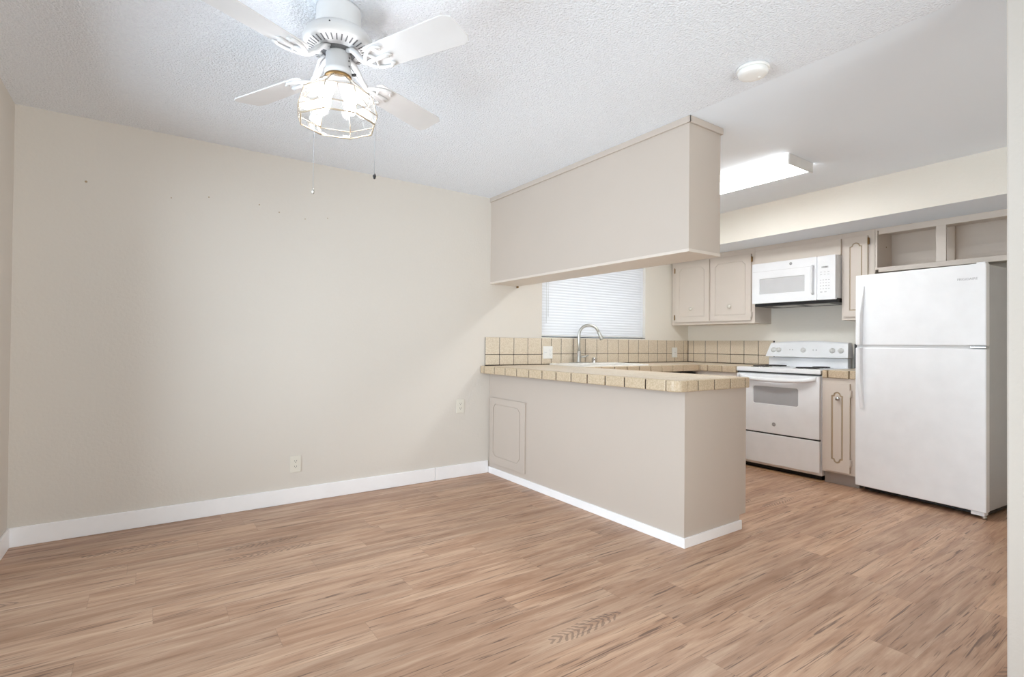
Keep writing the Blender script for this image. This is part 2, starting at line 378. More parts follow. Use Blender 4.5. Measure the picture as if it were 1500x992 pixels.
# sliding glass door in the left wall and a rear window added to light the room (both out of frame)
root = thing('door_1', 'x', 'door', (-.06, DY0, 0)); del root['label']; del root['category']; root['kind'] = 'structure'
bm = B()
for (y0, y1, z0, z1) in ((DY0, DY0+.05, 0, DZ), (DY1-.05, DY1, 0, DZ), (DY0, DY1, DZ-.05, DZ), (DY0, DY1, 0, .04), ((DY0+DY1)/2-.03, (DY0+DY1)/2+.03, 0, DZ)): box(bm, -.10, -.05, y0, y1, z0, z1, .003)
part('door_frame', bm, 'trim', root)
bm = B(); box(bm, -.078, -.073, DY0+.04, DY1-.04, .03, DZ-.04); part('pane', bm, 'pane', root)
root = thing('window_fill', 'x', 'window', (.2, YR-.06, .08)); del root['label']; del root['category']; root['kind'] = 'structure'  # unseen opening added and sized for even light from behind
bm = B()
for (x0, x1, z0, z1) in ((.2, .25, .08, 2.3), (3.85, 3.9, .08, 2.3), (.2, 3.9, .08, .13), (.2, 3.9, 2.25, 2.3), (2.02, 2.08, .08, 2.3)): box(bm, x0, x1, YR-.09, YR-.04, z0, z1, .003)
part('window_frame', bm, 'trim', root)
bm = B(); box(bm, .24, 3.86, YR-.07, YR-.065, .12, 2.26); part('pane', bm, 'pane', root)

XKT = XK-.002
# ------------------------------------------------------------------ peninsula and hanging box
XP = 3.113; LP = -2.06; ZC0, ZC1 = .881, .946
root = thing('peninsula_cabinet', 'greige painted peninsula base cabinet under the tiled counter, dining room face plain', 'cabinet', (3.4, -1.03, 0))
bm = B(); plate(bm, [[(XP, 0), (3.66, 0), (3.66, .088), (3.727, .088), (3.727, ZC0-.001), (XP, ZC0-.001)]], -LP-.002, face_my(0, -.002, 0)); part('body', bm, 'cab', root)
bm = B(); plate(bm, [[(XP-.012, -.014), (XP-.012, LP-.012), (3.668, LP-.012), (3.668, LP-.0005), (XP-.0005, LP-.0005), (XP-.0005, -.014)]], .056, Matrix.Identity(4), .002); part('baseboard', bm, 'trim', root, label='low white base moulding')
def cham(x0, x1, y0, y1, c, bottom=True):
    def arc(cx, cy, sx, sy):  # concave corner
        return [(cx+sx*c*(1-math.cos(t)), cy+sy*c*math.sin(t)) for t in (0, PI/6, PI/3, PI/2)]
    o = [(x0+c*.2, y0), (x1, y0)] if not bottom else [(x0+c, y0), (x1-c, y0), (x1, y0+c)]
    if not bottom: o = [(x0, y0), (x1, y0)]
    o += [(x1, y1-c), (x1-c*.35, y1-c*.75), (x1-c, y1), (x0+c, y1), (x0+c*.35, y1-c*.75), (x0, y1-c)]
    if bottom: o += [(x0, y0+c)]
    return o
def ogee(x0, x1, y0, y1, bottom):
    wd = x1-x0
    def top(yb, s):
        return [(x1, yb-s*.028), (x1-.18*wd, yb-s*.024), (x1-.24*wd, yb-s*.008), (x1-.36*wd, yb), (x1-.5*wd, yb+s*.004), (x0+.36*wd, yb), (x0+.24*wd, yb-s*.008), (x0+.18*wd, yb-s*.024), (x0, yb-s*.028)]
    o = top(y1, 1)
    o += (list(reversed(top(y0, -1))) if bottom else [(x0, y0), (x1, y0)])
    return o
def inset(ol, d):
    n = len(ol); o = []
    ar = sum(ol[i][0]*ol[(i+1) % n][1]-ol[(i+1) % n][0]*ol[i][1] for i in range(n)); s = 1 if ar > 0 else -1
    for i in range(n):
        p0, p1, p2 = Vector(ol[i-1]), Vector(ol[i]), Vector(ol[(i+1) % n])
        n1 = Vector((-(p1-p0).y, (p1-p0).x)).normalized()*s; n2 = Vector((-(p2-p1).y, (p2-p1).x)).normalized()*s
        k = (n1+n2); k = k/max(.6, k.length_squared)*2 if k.length > .1 else n1
        o.append((p1.x+k.x*d, p1.y+k.y*d))
    return o
def cab_door(root, x, y0, y1, z0, z1, outline, m, name='door', thick=.019, gw=.011, gm='groove', gd=.005):
    """door on plane x facing -X; y0 > y1 (y0 towards back wall); outline in door-local coords"""
    wd, ht = y0-y1, z1-z0; mt = face_mx(x, y0, z0); o1 = outline(wd, ht); o2 = inset(o1, gw)
    bm = B(); box(bm, x-(thick-gd), x, y1+.002, y0-.002, z0+.002, z1-.002, mi=1)
    plate(bm, [[(0, 0), (wd, 0), (wd, ht), (0, ht)], o1], gd+.0005, mt @ Matrix.Translation((0, 0, thick-gd)), .0018, 0)
    plate(bm, [o2], gd-.0005, mt @ Matrix.Translation((0, 0, thick-gd)), .0018, 0)
    return part(name, bm, [m, gm], root)
cab_door(root, XP, -.036, -.555, .097, .669, lambda w_, h_: cham(.048, w_-.07, .066, h_-.052, .034), 'cab', thick=.014, gw=.006, gm='cab')

root = thing('overhead_cabinet', 'greige boxed cabinet hanging from the ceiling above the tiled peninsula', 'cabinet', (3.26, -1.03, 1.67))
bm = B(); box(bm, XP, 3.41, LP-.02, 0, 1.69, H-.0005); part('body', bm, 'cab', root)
bm = B(); box(bm, XP-.002, 3.412, LP-.022, 0, 1.672, 1.69, .002); part('bottom_panel', bm, 'cabk', root)
bm = B(); box(bm, XP-.012, XP, LP-.032, 0, 2.402, H-.0005, .002); box(bm, XP-.012, 3.422, LP-.032, LP-.02, 2.402, H-.0005, .002); box(bm, 3.41, 3.422, LP-.03, 0, 2.402, H-.0005, .002); part('top_moulding', bm, 'cab', root)
bm = B(); box(bm, 3.393, 3.403, -.03, -.005, 1.655, 1.673, .001); part('shelf_clip', bm, 'brass', root)
bm = B()
for k in range(4):
    box(bm, 3.412, 3.43, -.03-k*.51-.49, -.03-k*.51, 1.70, 2.38, .003)
part('kitchen_side_doors', bm, 'cabk', root)

# ------------------------------------------------------------------ countertops
root = thing('tiled_countertop', 'beige speckled tile countertop wrapping from the peninsula past the sink to the range', 'countertop', (3.4, -1.0, ZC0))
CX = 3.013; CY = -2.09; CE = 3.722
SX0, SX1, SY0, SY1 = 3.735, 4.56, -.595, -.045
bm = B()
for (x0, x1, y0, y1) in ((CX+.03, CE-.006, CY+.03, -.62), (CX+.006, CX+.03, CY+.07, -.002), (CX+.07, CE-.006, CY+.006, CY+.03), (CX+.03, SX0+.02, -.62, 0), (SX0+.02, SX1-.02, -.618, SY0+.02), (SX0+.02, SX1-.02, SY1-.02, 0), (SX1-.02, XKT, -.60, 0), (5.31, XKT, -1.033, -.60)):
    box(bm, x0, x1, y0, y1, ZC0+.003, ZC1-.006)
part('grout_bed', bm, 'grout', root, label='dark grout')
bm = B(); g = .003
def tile_field(bm, x0, x1, y0, y1, ox, oy, pitch=.1615, z1=ZC1-.001):
    nx0 = math.floor((x0-ox)/pitch); ny0 = math.floor((y0-oy)/pitch)
    i = nx0
    while ox+i*pitch < x1-.004:
        j = ny0
        while oy+j*pitch < y1-.004:
            a0, a1 = max(x0, ox+i*pitch)+g, min(x1, ox+(i+1)*pitch)-g; b0, b1 = max(y0, oy+j*pitch)+g, min(y1, oy+(j+1)*pitch)-g
            if a1-a0 > .008 and b1-b0 > .008: box(bm, a0, a1, b0, b1, z1-.009, z1, .002, 1)
            j += 1
        i += 1
E1 = .05
tile_field(bm, CX+E1, CE-E1, CY+E1, -.62, CX+E1, -2.008)
tile_field(bm, CX+E1, SX0+.02, -.62, -.012, CX+E1, -2.008)
tile_field(bm, SX0+.02, SX1-.02, SY1-.02, -.012, CX+E1, -.6)
tile_field(bm, SX1-.02, XK-.012, -.57, -.012, CX+E1, -.6)
tile_field(bm, 5.33, XK-.012, -1.033, -.57, CX+E1, -.6)
part('top_tiles', bm, 'tile', root)
for (x0, x1, y0, y1) in ((CX+E1, CE-E1, CY+E1, -.62), (CX+E1, SX0+.02, -.62, -.012), (SX1-.02, XK-.012, -.57, -.012), (5.33, XK-.012, -1.03, -.57)):
    bm = B(); box(bm, x0, x1, y0, y1, ZC1-.009, ZC1-.0035); part('joint_grout', bm, 'topgrout', root, label='light joints of the top')
def edge_x(bm, x, xin, ys, z0=ZC0, z1=ZC1, g=.0042):      # edge running along Y, outer face at x
    for a_, b_ in zip(ys, ys[1:]):
        box(bm, min(x, xin), max(x, xin), min(a_, b_)+g, max(a_, b_)-g, z0, z1, .007, 3)
def edge_y(bm, y, yin, xs, z0=ZC0, z1=ZC1, g=.0042):
    for a_, b_ in zip(xs, xs[1:]):
        box(bm, min(a_, b_)+g, max(a_, b_)-g, min(y, yin), max(y, yin), z0, z1, .007, 3)
bm = B()
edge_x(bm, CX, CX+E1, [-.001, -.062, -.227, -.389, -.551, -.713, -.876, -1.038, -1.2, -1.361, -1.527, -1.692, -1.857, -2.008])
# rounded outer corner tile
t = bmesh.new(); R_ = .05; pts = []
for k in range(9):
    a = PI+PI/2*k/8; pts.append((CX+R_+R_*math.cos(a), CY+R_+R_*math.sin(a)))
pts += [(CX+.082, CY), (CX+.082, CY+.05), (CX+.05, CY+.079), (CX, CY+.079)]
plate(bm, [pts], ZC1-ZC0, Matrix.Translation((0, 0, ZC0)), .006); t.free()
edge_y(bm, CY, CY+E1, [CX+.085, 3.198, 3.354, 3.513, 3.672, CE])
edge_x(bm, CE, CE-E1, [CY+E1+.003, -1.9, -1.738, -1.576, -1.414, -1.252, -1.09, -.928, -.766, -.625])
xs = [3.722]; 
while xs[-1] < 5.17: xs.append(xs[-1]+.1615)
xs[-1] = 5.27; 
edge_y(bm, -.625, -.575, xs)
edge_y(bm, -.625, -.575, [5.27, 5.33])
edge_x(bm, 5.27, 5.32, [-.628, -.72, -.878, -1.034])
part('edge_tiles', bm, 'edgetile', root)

root = thing('tiled_countertop', 'short beige tile countertop between the white range and the refrigerator', 'countertop', (5.6, -1.93, ZC0))
bm = B(); box(bm, 5.30, XKT, -2.072, -1.812, ZC0+.004, ZC1-.008); part('grout_bed', bm, 'grout', root, label='dark grout')
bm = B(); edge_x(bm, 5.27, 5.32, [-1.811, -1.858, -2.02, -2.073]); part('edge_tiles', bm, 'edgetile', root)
bm = B(); tile_field(bm, 5.32, XK-.012, -2.072, -1.812, 5.32, -2.02); part('top_tiles', bm, 'tile', root)

# backsplashes
def splash_y(root, xs, rows, y=-.011):
    bm = B(); box(bm, xs[0], xs[-1], y+.003, 0, ZC1-.006, rows[-1]-.001); part('grout_bed', bm, 'grout', root, label='dark grout')
    return bm
root = thing('tile_backsplash', 'two-course beige tile backsplash along the window wall with dark grout', 'backsplash', (4.4, 0, ZC1))
ZS = 1.198
xsL = [3.06, 3.212, 3.37, 3.53, 3.693]; xsR = [3.693, 3.811, 3.936, 4.098, 4.255, 4.416, 4.573, 4.73, 4.888, 5.048, 5.211, 5.37, 5.526, 5.669, 5.839, XK-.011]
bm = B(); box(bm, 3.062, XKT, -.008, -.002, ZC1-.007, ZS-.001); part('grout_bed', bm, 'grout', root, label='dark grout')
bm = B()
for xs_, zr in ((xsL, (.9495, 1.043, ZS)), (xsR, (.9495, 1.0465, ZS))):
    for a_, b_ in zip(xs_, xs_[1:]):
        for z0, z1 in zip(zr, zr[1:]):
            box(bm, a_+.0028, b_-.0028, -.011, -.0022, z0+.0025, z1-(.0022 if z1 < ZS else 0), .0022, 1)
part('tiles', bm, 'tile', root)
root = thing('tile_backsplash', 'two-course beige tile backsplash on the cabinet wall left of the range', 'backsplash', (XKT, -.5, ZC1))
bm = B(); box(bm, XK-.008, XKT, -1.06, -.012, ZC1-.007, ZS-.001); part('grout_bed', bm, 'grout', root, label='dark grout')
bm = B()
ys_ = [-.012, -.086, -.245, -.403, -.564, -.725, -.887, -1.05]
for a_, b_ in zip(ys_, ys_[1:]):
    for z0, z1 in ((.9495, 1.0465), (1.0465, ZS)):
        box(bm, XK-.011, XKT-.001, b_+.0028, a_-.0028, z0+.0025, z1-(.0022 if z1 < ZS else 0), .0022, 1)
part('tiles', bm, 'tile', root)

# base cabinets
root = thing('sink_base_cabinet', 'greige base cabinets under the tiled counter beneath the kitchen window', 'cabinet', (4.2, -.3, 0))
bm = B(); box(bm, 3.73, 4.62, -.015, -.003, .1, ZC0-.001); box(bm, 3.73, 4.62, -.60, -.585, .1, ZC0-.001); box(bm, 3.73, 3.745, -.585, -.015, .1, ZC0-.001); box(bm, 4.605, 4.62, -.585, -.015, .1, ZC0-.001); box(bm, 3.73, 4.62, -.54, -.003, 0, .1); part('body', bm, 'cabk', root)
bm = B(); box(bm, 3.76, 4.16, -.617, -.60, .13, .84, .003); part('door', bm, 'cabk', root); bm = B(); box(bm, 4.18, 4.58, -.617, -.60, .13, .84, .003); part('door', bm, 'cabk', root)
root = thing('dishwasher', 'built-in black dishwasher beneath the counter near the room corner', 'dishwasher', (4.95, -.3, 0))
bm = B(); box(bm, 4.64, 5.238, -.57, -.03, .1, .872); box(bm, 4.66, 5.22, -.52, -.05, 0, .1); part('body', bm, 'black', root)
bm = B(); box(bm, 4.645, 5.233, -.60, -.57, .12, .76, .006); part('door', bm, 'black', root)
bm = B(); box(bm, 4.645, 5.233, -.612, -.57, .765, .868, .006); part('control_panel', bm, 'black', root)
root = thing('corner_base_cabinet', 'greige base cabinet under the counter between corner and range', 'cabinet', (5.6, -.8, 0))
bm = B(); box(bm, 5.29, XKT, -1.03, -.003, .1, ZC0-.001); box(bm, 5.35, XKT, -1.03, -.003, 0, .1); part('body', bm, 'cabk', root)
bm = B(); box(bm, 5.272, 5.29, -1.0, -.66, .70, .84, .004); part('drawer', bm, 'cabk', root)
bm = B(); box(bm, 5.272, 5.29, -1.0, -.66, .13, .68, .004); part('door', bm, 'cabk', root)

def knob(root, x, y, z, m='chrome', r=.016):
    bm = B(); lathe(bm, [(.011, 0), (.008, .008), (.007, .012), (r, .017), (r, .022), (r*.6, .027), (0, .028)], (x, y, z), '-X', 16, 0); return part('knob', bm, m, root)
def hinge(root, x, y, z, m='brass'):
    bm = B(); box(bm, x-.022, x-.001, y-.006, y+.006, z-.026, z+.026, .002); lathe(bm, [(.0045, -.03), (.0045, .03)], (x-.022, y, z), 'Z', 8); return part('hinge', bm, m, root)

root = thing('narrow_base_cabinet', 'narrow beige base cabinet with carved door between range and refrigerator', 'cabinet', (5.6, -1.94, 0))
bm = B(); box(bm, 5.287, XKT, -2.072, -1.812, .1, ZC0-.001); part('body', bm, 'cabk', root)
bm = B(); box(bm, 5.335, XKT, -2.072, -1.812, 0, .1); part('toe_kick', bm, 'toe', root, label='grey vinyl toe kick')
dr = cab_door(root, 5.287, -1.838, -2.028, .115, .842, lambda w_, h_: ogee(.052, w_-.05, .072, h_-.075, True), 'cabk', gw=.012)
knob(dr, 5.268, -1.944, .715)
for z in (.20, .76): hinge(root, 5.287, -2.034, z, 'cabk')

# upper cabinets (face frame plane x = 5.62)
XF = 5.62; ZT = 2.136
root = thing('upper_cabinet', 'greige two-door upper cabinet mounted left of the microwave', 'cabinet', (5.77, -.51, 1.374))
bm = B(); box(bm, XF, XKT, -1.02, -.009, 1.374, ZT); part('body', bm, 'cabk', root)
for (a_, b_, kx) in ((-.066, -.507, -.284), (-.527, -.986, -.757)):
    d_ = cab_door(root, XF, a_, b_, 1.402, 2.078, lambda w_, h_: cham(.055, w_-.055, .058, h_-.062, .035, False), 'cabk', gw=.008, gm='cabk')
    knob(d_, XF-.019, kx, 1.552, 'almond', .019)
for (y, z) in ((-.058, 1.46), (-.058, 2.0), (-.992, 1.46), (-.992, 2.02)): hinge(root, XF, y, z, 'cabk' if z < 1.5 and y < -.5 else 'brass')
root = thing('short_upper_cabinet', 'short greige upper cabinet directly above the white microwave', 'cabinet', (5.77, -1.42, 1.95))
bm = B(); box(bm, XF, XKT, -1.82, -1.021, 1.95, ZT); part('body', bm, 'cabk', root)
bm = B(); box(bm, XF-.019, XF, -1.819, -1.03, 1.951, 2.092, .003); part('door', bm, 'cabk', root)
root = thing('narrow_upper_cabinet', 'narrow greige upper cabinet with arched door right of the microwave', 'cabinet', (5.77, -1.94, 1.388))
bm = B(); box(bm, XF, XKT, -2.072, -1.821, 1.374, ZT); part('body', bm, 'cabk', root)
d_ = cab_door(root, XF, -1.846, -2.026, 1.402, 2.092, lambda w_, h_: ogee(.042, w_-.04, .055, h_-.055, False), 'cabk', gw=.008)
knob(d_, XF-.019, -1.985, 1.55, 'almond', .016)
for z in (1.46, 2.04): hinge(root, XF, -2.031, z, 'brass')
# open cabinet above the refrigerator
root = thing('open_cabinet', 'doorless two-bay greige wall cabinet standing empty above the refrigerator', 'cabinet', (5.77, -2.7, 1.77))
Y0, Y1 = -2.073, -3.428
bm = B()
box(bm, XF+.001, XKT, Y1, Y0, 1.79, 1.808); box(bm, XF+.001, XKT, Y1, Y0, ZT-.018, ZT); box(bm, XK-.008, XKT, Y1, Y0, 1.808, ZT-.018)
box(bm, XF+.001, XKT, Y0-.018, Y0, 1.808, ZT-.018); box(bm, XF+.001, XKT, Y1, Y1+.018, 1.808, ZT-.018)
part('body', bm, 'cabk', root)
bm = B()
FR = [(Y0, -2.10, 1.768, ZT), (-2.10, Y1, 1.768, 1.808), (-2.10, Y1, 2.085, ZT), (-2.487, -2.55, 1.808, 2.085), (-2.97, -3.03, 1.808, 2.085), (Y1+.03, Y1, 1.808, 2.085)]
FR[0] = (Y0, -2.078, 1.768, ZT)
for a_, b_, z0, z1 in FR: box(bm, XF-.001, XF+.018, b_, a_, z0, z1, .0015)
part('face_frame', bm, 'cabk', root)
bm = B(); box(bm, XK-.03, XK-.008, -2.50, -2.53, 1.808, ZT-.018); 
for z in (1.88, 1.95, 2.02): box(bm, XK-.0095, XK-.0078, Y1+.02, Y0-.02, z-.001, z+.001)
part('back_boards', bm, 'cabk', root)
bm = B(); lathe(bm, [(.004, 0), (.004, .004), (0, .005)], (5.80, -2.091, 2.0), '-Y', 8); part('shelf_pin_hole', bm, 'brass', root)

# ------------------------------------------------------------------ microwave
root = thing('microwave', 'white over-the-range microwave mounted above the range between upper cabinets', 'microwave', (5.72, -1.434, 1.553))
bm = B(); box(bm, 5.545, XKT, -1.815, -1.053, 1.57, 1.949, .004); part('body', bm, 'appl', root)
bm = B(); box(bm, 5.555, XK-.01, -1.812, -1.056, 1.532, 1.57, .003); part('underside_grille', bm, 'black', root)
bm = B()
for k in range(2): box(bm, 5.62, 5.80, -1.20-.30*k-.22, -1.20-.30*k, 1.5285, 1.533, .001)
part('grease_filter', bm, 'nickel', root)
mt = face_mx(5.545, -1.053, 1.557)
bm = B(); wd = .607; ht = .39
plate(bm, [rrect(0, wd, 0, ht, .008), rrect(.073, .50, .089, .237, .004)], .035, mt, .003); d_ = part('door', bm, 'appl', root)
bm = B(); plate(bm, [rrect(.073, .50, .089, .237, .003)], .028, mt); part('window', bm, 'palegl', d_)
bm = B(); plate(bm, [[(.0, 0), (wd-.02, 0), (wd-.02, .0025), (0, .0025)]], .0008, mt @ Matrix.Translation((0.01, .308, .0345))); part('vent_line', bm, 'greyline', d_)
bm = B(); tube(bm, [(5.512, -1.625, 1.868), (5.49, -1.625, 1.855), (5.484, -1.625, 1.80), (5.484, -1.625, 1.68), (5.49, -1.625, 1.63), (5.512, -1.625, 1.617)], [.012, .012, .012, .012, .012, .012], 12); part('handle', bm, 'appl', d_)
bm = B(); plate(bm, [rrect(wd+.003, .762, 0, ht, .008)], .035, mt, .003); cp = part('control_panel', bm, 'appl', root)
bm = B(); box(bm, 5.5085, 5.511, -1.757, -1.70, 1.838, 1.853); 
part('display', bm, 'palegl', cp)
bm = text_bm('12:00', .018, face_mx(5.5082, -1.728, 1.846)); part('display_digits', bm, 'darkprint', cp)
keys = [(-1.687-i*.023-.012, -1.687-i*.023, 1.730-j*.026, 1.735-j*.026) for i in range(4) for j in range(4)]
keys += [(-1.69-i*.03-.016, -1.69-i*.03, 1.801-j*.022, 1.805-j*.022) for i in range(3) for j in range(2)]
keys += [(-1.69-i*.035-.018, -1.69-i*.035, 1.622, 1.63) for i in range(2)]
for y0, y1, z0, z1 in keys:
    bm = B(); box(bm, 5.5093, 5.5102, y0, y1, z0, z1); part('button', bm, 'print', cp)
def badge(root, x, y, z, r):
    bm = B(); lathe(bm, [(r, 0), (r, .001), (r*.92, .0018), (0, .0018)], (x, y, z), '-X', 24); b_ = part('badge', bm, 'logo', root)
    bm = text_bm('GE', r*1.05, face_mx(x-.0022, y, z), .0003)
    t = bmesh.new(); bmesh.ops.create_circle(t, segments=4, radius=.001); t.free()
    for k in range(24):
        a = 2*PI*k/24; a2 = 2*PI*(k+1)/24
        vs = [bm.verts.new((x-.002, y+q*math.cos(b), z+q*math.sin(b))) for q, b in ((r*.84, a), (r*.84, a2), (r*.76, a2), (r*.76, a))]
        bm.faces.new(vs)
    part('monogram', bm, 'palegl', b_)
badge(d_, 5.5100, -1.430, 1.912, .013)

# ------------------------------------------------------------------ range
root = thing('electric_range', 'white freestanding electric coil range with windowed oven door', 'stove', (5.6, -1.421, 0))
RY0, RY1 = -1.041, -1.803
bm = B(); box(bm, 5.302, 5.90, RY1, RY0, .045, .895, .003); part('body', bm, 'appl', root)
bm = B(); box(bm, 5.34, 5.88, RY1+.02, RY0-.02, 0, .045); part('base', bm, 'black', root, label='black recessed base')
bm = B(); box(bm, 5.268, 5.90, RY1-.002, RY0+.002, .905, .944, .007, 3); part('cooktop', bm, 'appl', root)
bm = B(); box(bm, 5.283, 5.31, RY1+.008, RY0-.003, .893, .906); part('gap', bm, 'darkgap', root, label='dark seam under the cooktop')
# burners
for (x, y, r) in ((5.43, -1.20, .075), (5.43, -1.63, .10), (5.70, -1.20, .10), (5.70, -1.62, .075)):
    bm = B(); lathe(bm, [(r+.018, 0), (r+.016, .003), (r+.006, .002), (r-.005, -.004), (0, -.006)], (x, y, .9445), 'Z', 32); bn = part('burner', bm, 'chrome', root)
    bm = B(); n = 120; turns = 3.5
    pts = [(x+(.015+(r-.015)*k/n)*math.cos(2*PI*turns*k/n), y+(.015+(r-.015)*k/n)*math.sin(2*PI*turns*k/n), .953) for k in range(n+1)]
    tube(bm, pts, .0045, 6); part('coil', bm, 'coil', bn)
# oven door
mt = face_mx(5.302, RY0-.004, .352); wd = .752; ht = .535
bm = B(); plate(bm, [rrect(0, wd, 0, ht, .006), rrect(.165, .575, .262, .42, .018)], .034, mt, .003); d_ = part('oven_door', bm, 'appl', root)
bm = B(); plate(bm, [rrect(.163, .577, .26, .422, .018)], .029, mt); part('window', bm, 'greyglass', d_)
bm = B()  # bowed handle bar across the door top
pts = []; n = 14
for k in range(n+1):
    u = k/n; y = RY0-.03-(.70)*u; bow = math.sin(PI*u)**.5
    pts.append((5.268-.045*bow, y, .868-.03*bow))
t = bmesh.new(); rings = []
for x, y, z in pts: rings.append([t.verts.new((x+dx, y, z+dz)) for dx, dz in ((0, .018), (-.012, .010), (-.014, -.012), (-.004, -.02), (.012, -.018), (.014, .012))])
for a_, b_ in zip(rings, rings[1:]):
    for k in range(6): f = t.faces.new((a_[k], a_[(k+1) % 6], b_[(k+1) % 6], b_[k])); f.smooth = True
t.faces.new(rings[0]); t.faces.new(rings[-1]); merge(bm, t); part('handle', bm, 'appl', d_)
badge(d_, 5.2675, -1.407, .434, .017)
bm = B(); box(bm, 5.285, 5.303, RY1+.01, RY0-.01, .338, .354); part('seam', bm, 'darkgap', root, label='dark seam above the drawer')
bm = B(); box(bm, 5.27, 5.302, RY1+.006, RY0-.004, .068, .338, .005); part('storage_drawer', bm, 'appl', root)
# backguard
bm = B()
prof = [(5.845, .944), (5.845, 1.035), (5.895, 1.035), (5.895, .944)]
box(bm, 5.835, 5.90, RY1+.02, RY0-.005, .944, 1.032, .004); part('backguard_riser', bm, 'appl', root)
t = bmesh.new(); n = 16; rows = []
for k in range(n+1):
    u = k/n; y = RY0+.005-(abs(RY1-RY0)+.0)*u; yt = RY0-.025-(abs(RY1-RY0)-.045)*u; top = 1.178+.017*math.sin(PI*u)
    rows.append([t.verts.new(c) for c in ((5.79, y, 1.038), (5.798, y, 1.05), (5.835, yt, top-.012), (5.85, yt, top), (5.905, yt, top), (5.905, y, 1.038))])
for a_, b_ in zip(rows, rows[1:]):
    for k in range(6): t.faces.new((a_[k], a_[(k+1) % 6], b_[(k+1) % 6], b_[k]))
t.faces.new(rows[0]); t.faces.new(rows[-1]); bm = B(); merge(bm, t); bgd = part('backguard', bm, 'appl', root)
tilt = Matrix.Rotation(.28, 4, 'Y')
def bg_at(y, z): return Matrix.Translation((5.798+(z-1.05)*.31-.001, y, z)) @ Matrix.Rotation(.30, 4, 'Y')
for y in (-1.107, -1.160, -1.398, -1.659, -1.733):
    bm = B(); lathe(bm, [(.024, 0), (.024, .006), (.019, .008), (.017, .02), (0, .021)], (0, 0, 0), '-X', 20, 0, bg_at(y, 1.105)); box(bm, -.026, -.012, -.004, .004, -.018, .02, .002, 1, 0, bg_at(y, 1.105)); part('control_knob', bm, 'plastic', bgd)
for y in (-1.27, -1.297, -1.49, -1.517):
    bm = B(); lathe(bm, [(.0035 if y not in (-1.297, -1.517) else .005, 0), (.004, .002), (0, .002)], (0, 0, 0), '-X', 10, 0, bg_at(y, 1.108)); part('indicator_light', bm, 'logo', bgd)
bm = B(); box(bm, 5.86, 5.915, RY1-.03, RY1-.022, .95, 1.17); part('cord_strip', bm, 'darkgap', root)

# floor edge strip in front of the range
bm = B(); box(bm, 5.262, 5.335, -1.81, -1.0, 0, .006, .002); obj('trim_1', bm, 'ply', kind='structure')

# ------------------------------------------------------------------ refrigerator
rot = math.atan2(.069, .807)
root = thing('refrigerator', 'tall white top-freezer refrigerator at the end of the cabinet run', 'refrigerator', (5.244, -2.077, 0)); root.rotation_euler = (0, 0, -rot)
FM = world_of(root)
def fbox(bm, x0, x1, y0, y1, z0, z1, bev=0, seg=2): return box(bm, x0, x1, y0, y1, z0, z1, bev, seg, 0, FM)
FW = .81; FZ = 1.71
bm = B(); fbox(bm, .065, .655, -FW+.004, -.012, .05, FZ-.006, .004); part('body', bm, 'applside', root, label='grey textured side panels')
bm = B(); fbox(bm, .085, .62, -FW+.03, -.03, .012, .05); part('base_grille', bm, 'black', root)
bm = B(); fbox(bm, 0, .058, -FW, 0, 1.157, FZ, .007, 3); fd = part('freezer_door', bm, 'appl', root)
bm = B(); fbox(bm, 0, .058, -FW, 0, .047, 1.137, .007, 3); dd_ = part('door', bm, 'appl', root)
bm = B(); fbox(bm, .012, .07, -FW+.006, -.006, 1.136, 1.158); fbox(bm, .056, .067, -FW+.008, -.008, .055, FZ-.01); part('gasket', bm, 'greyline', root)
# handles: long tapering grips, near edge y=-.05
def grip(root_, z0, z1, up_):
    t = bmesh.new(); rings = []; n = 16
    for k in range(n+1):
        u = k/n; z = z0+(z1-z0)*u; s = u if up_ else 1-u
        out = .008+.034*math.sin(min(1, (1-s)*1.5)*PI/2) ; wdt = .011+.004*s
        yc = -.042-.018*max(0, s-.5)*1.2
        rings.append([t.verts.new(c) for c in ((.004, yc-wdt, z), (-out, yc-wdt, z), (-out-.004, yc-wdt*.4, z), (-out-.004, yc+wdt*.4, z), (-out, yc+wdt, z), (.004, yc+wdt, z))])
    for a_, b_ in zip(rings, rings[1:]):
        for k in range(6): t.faces.new((a_[k], a_[(k+1) % 6], b_[(k+1) % 6], b_[k])).smooth = False
    t.faces.new(rings[0]); t.faces.new(rings[-1]); bm = B(); merge(bm, t, 0, FM); part('handle', bm, 'appl', root_)
grip(fd, 1.16, 1.62, True); grip(dd_, .66, 1.134, False)
bm = B(); fbox(bm, -.004, .05, -FW+.0, -FW+.085, 1.141, 1.153, .002); part('hinge', bm, 'chrome', root)
bm = B(); fbox(bm, .006, .06, -FW+.006, -FW+.055, FZ-.004, FZ+.008, .003); part('hinge_cover', bm, 'appl', root)
bm = B(); fbox(bm, .008, .07, -FW+.012, -FW+.085, .022, .05, .003); part('foot', bm, 'appl', root)
bm = B(); lathe(bm, [(.014, 0), (.014, .02)], (.03, -FW+.02, .001), 'Z', 12, 0, FM); part('roller_foot', bm, 'nickel', root)
bm = B(); lathe(bm, [(.014, 0), (.014, .05)], (.12, -.06, .001), 'Z', 12, 0, FM); part('roller_foot', bm, 'nickel', root)
for y_ in (-.06, -FW+.06):
    bm = B(); lathe(bm, [(.014, 0), (.014, .05)], (.6, y_, .001), 'Z', 12, 0, FM); part('roller_foot', bm, 'nickel', root)
bm = text_bm('FRIGIDAIRE', .022, FM @ face_mx(-.0008, -FW+.10, 1.61)); part('lettering', bm, 'print', fd)

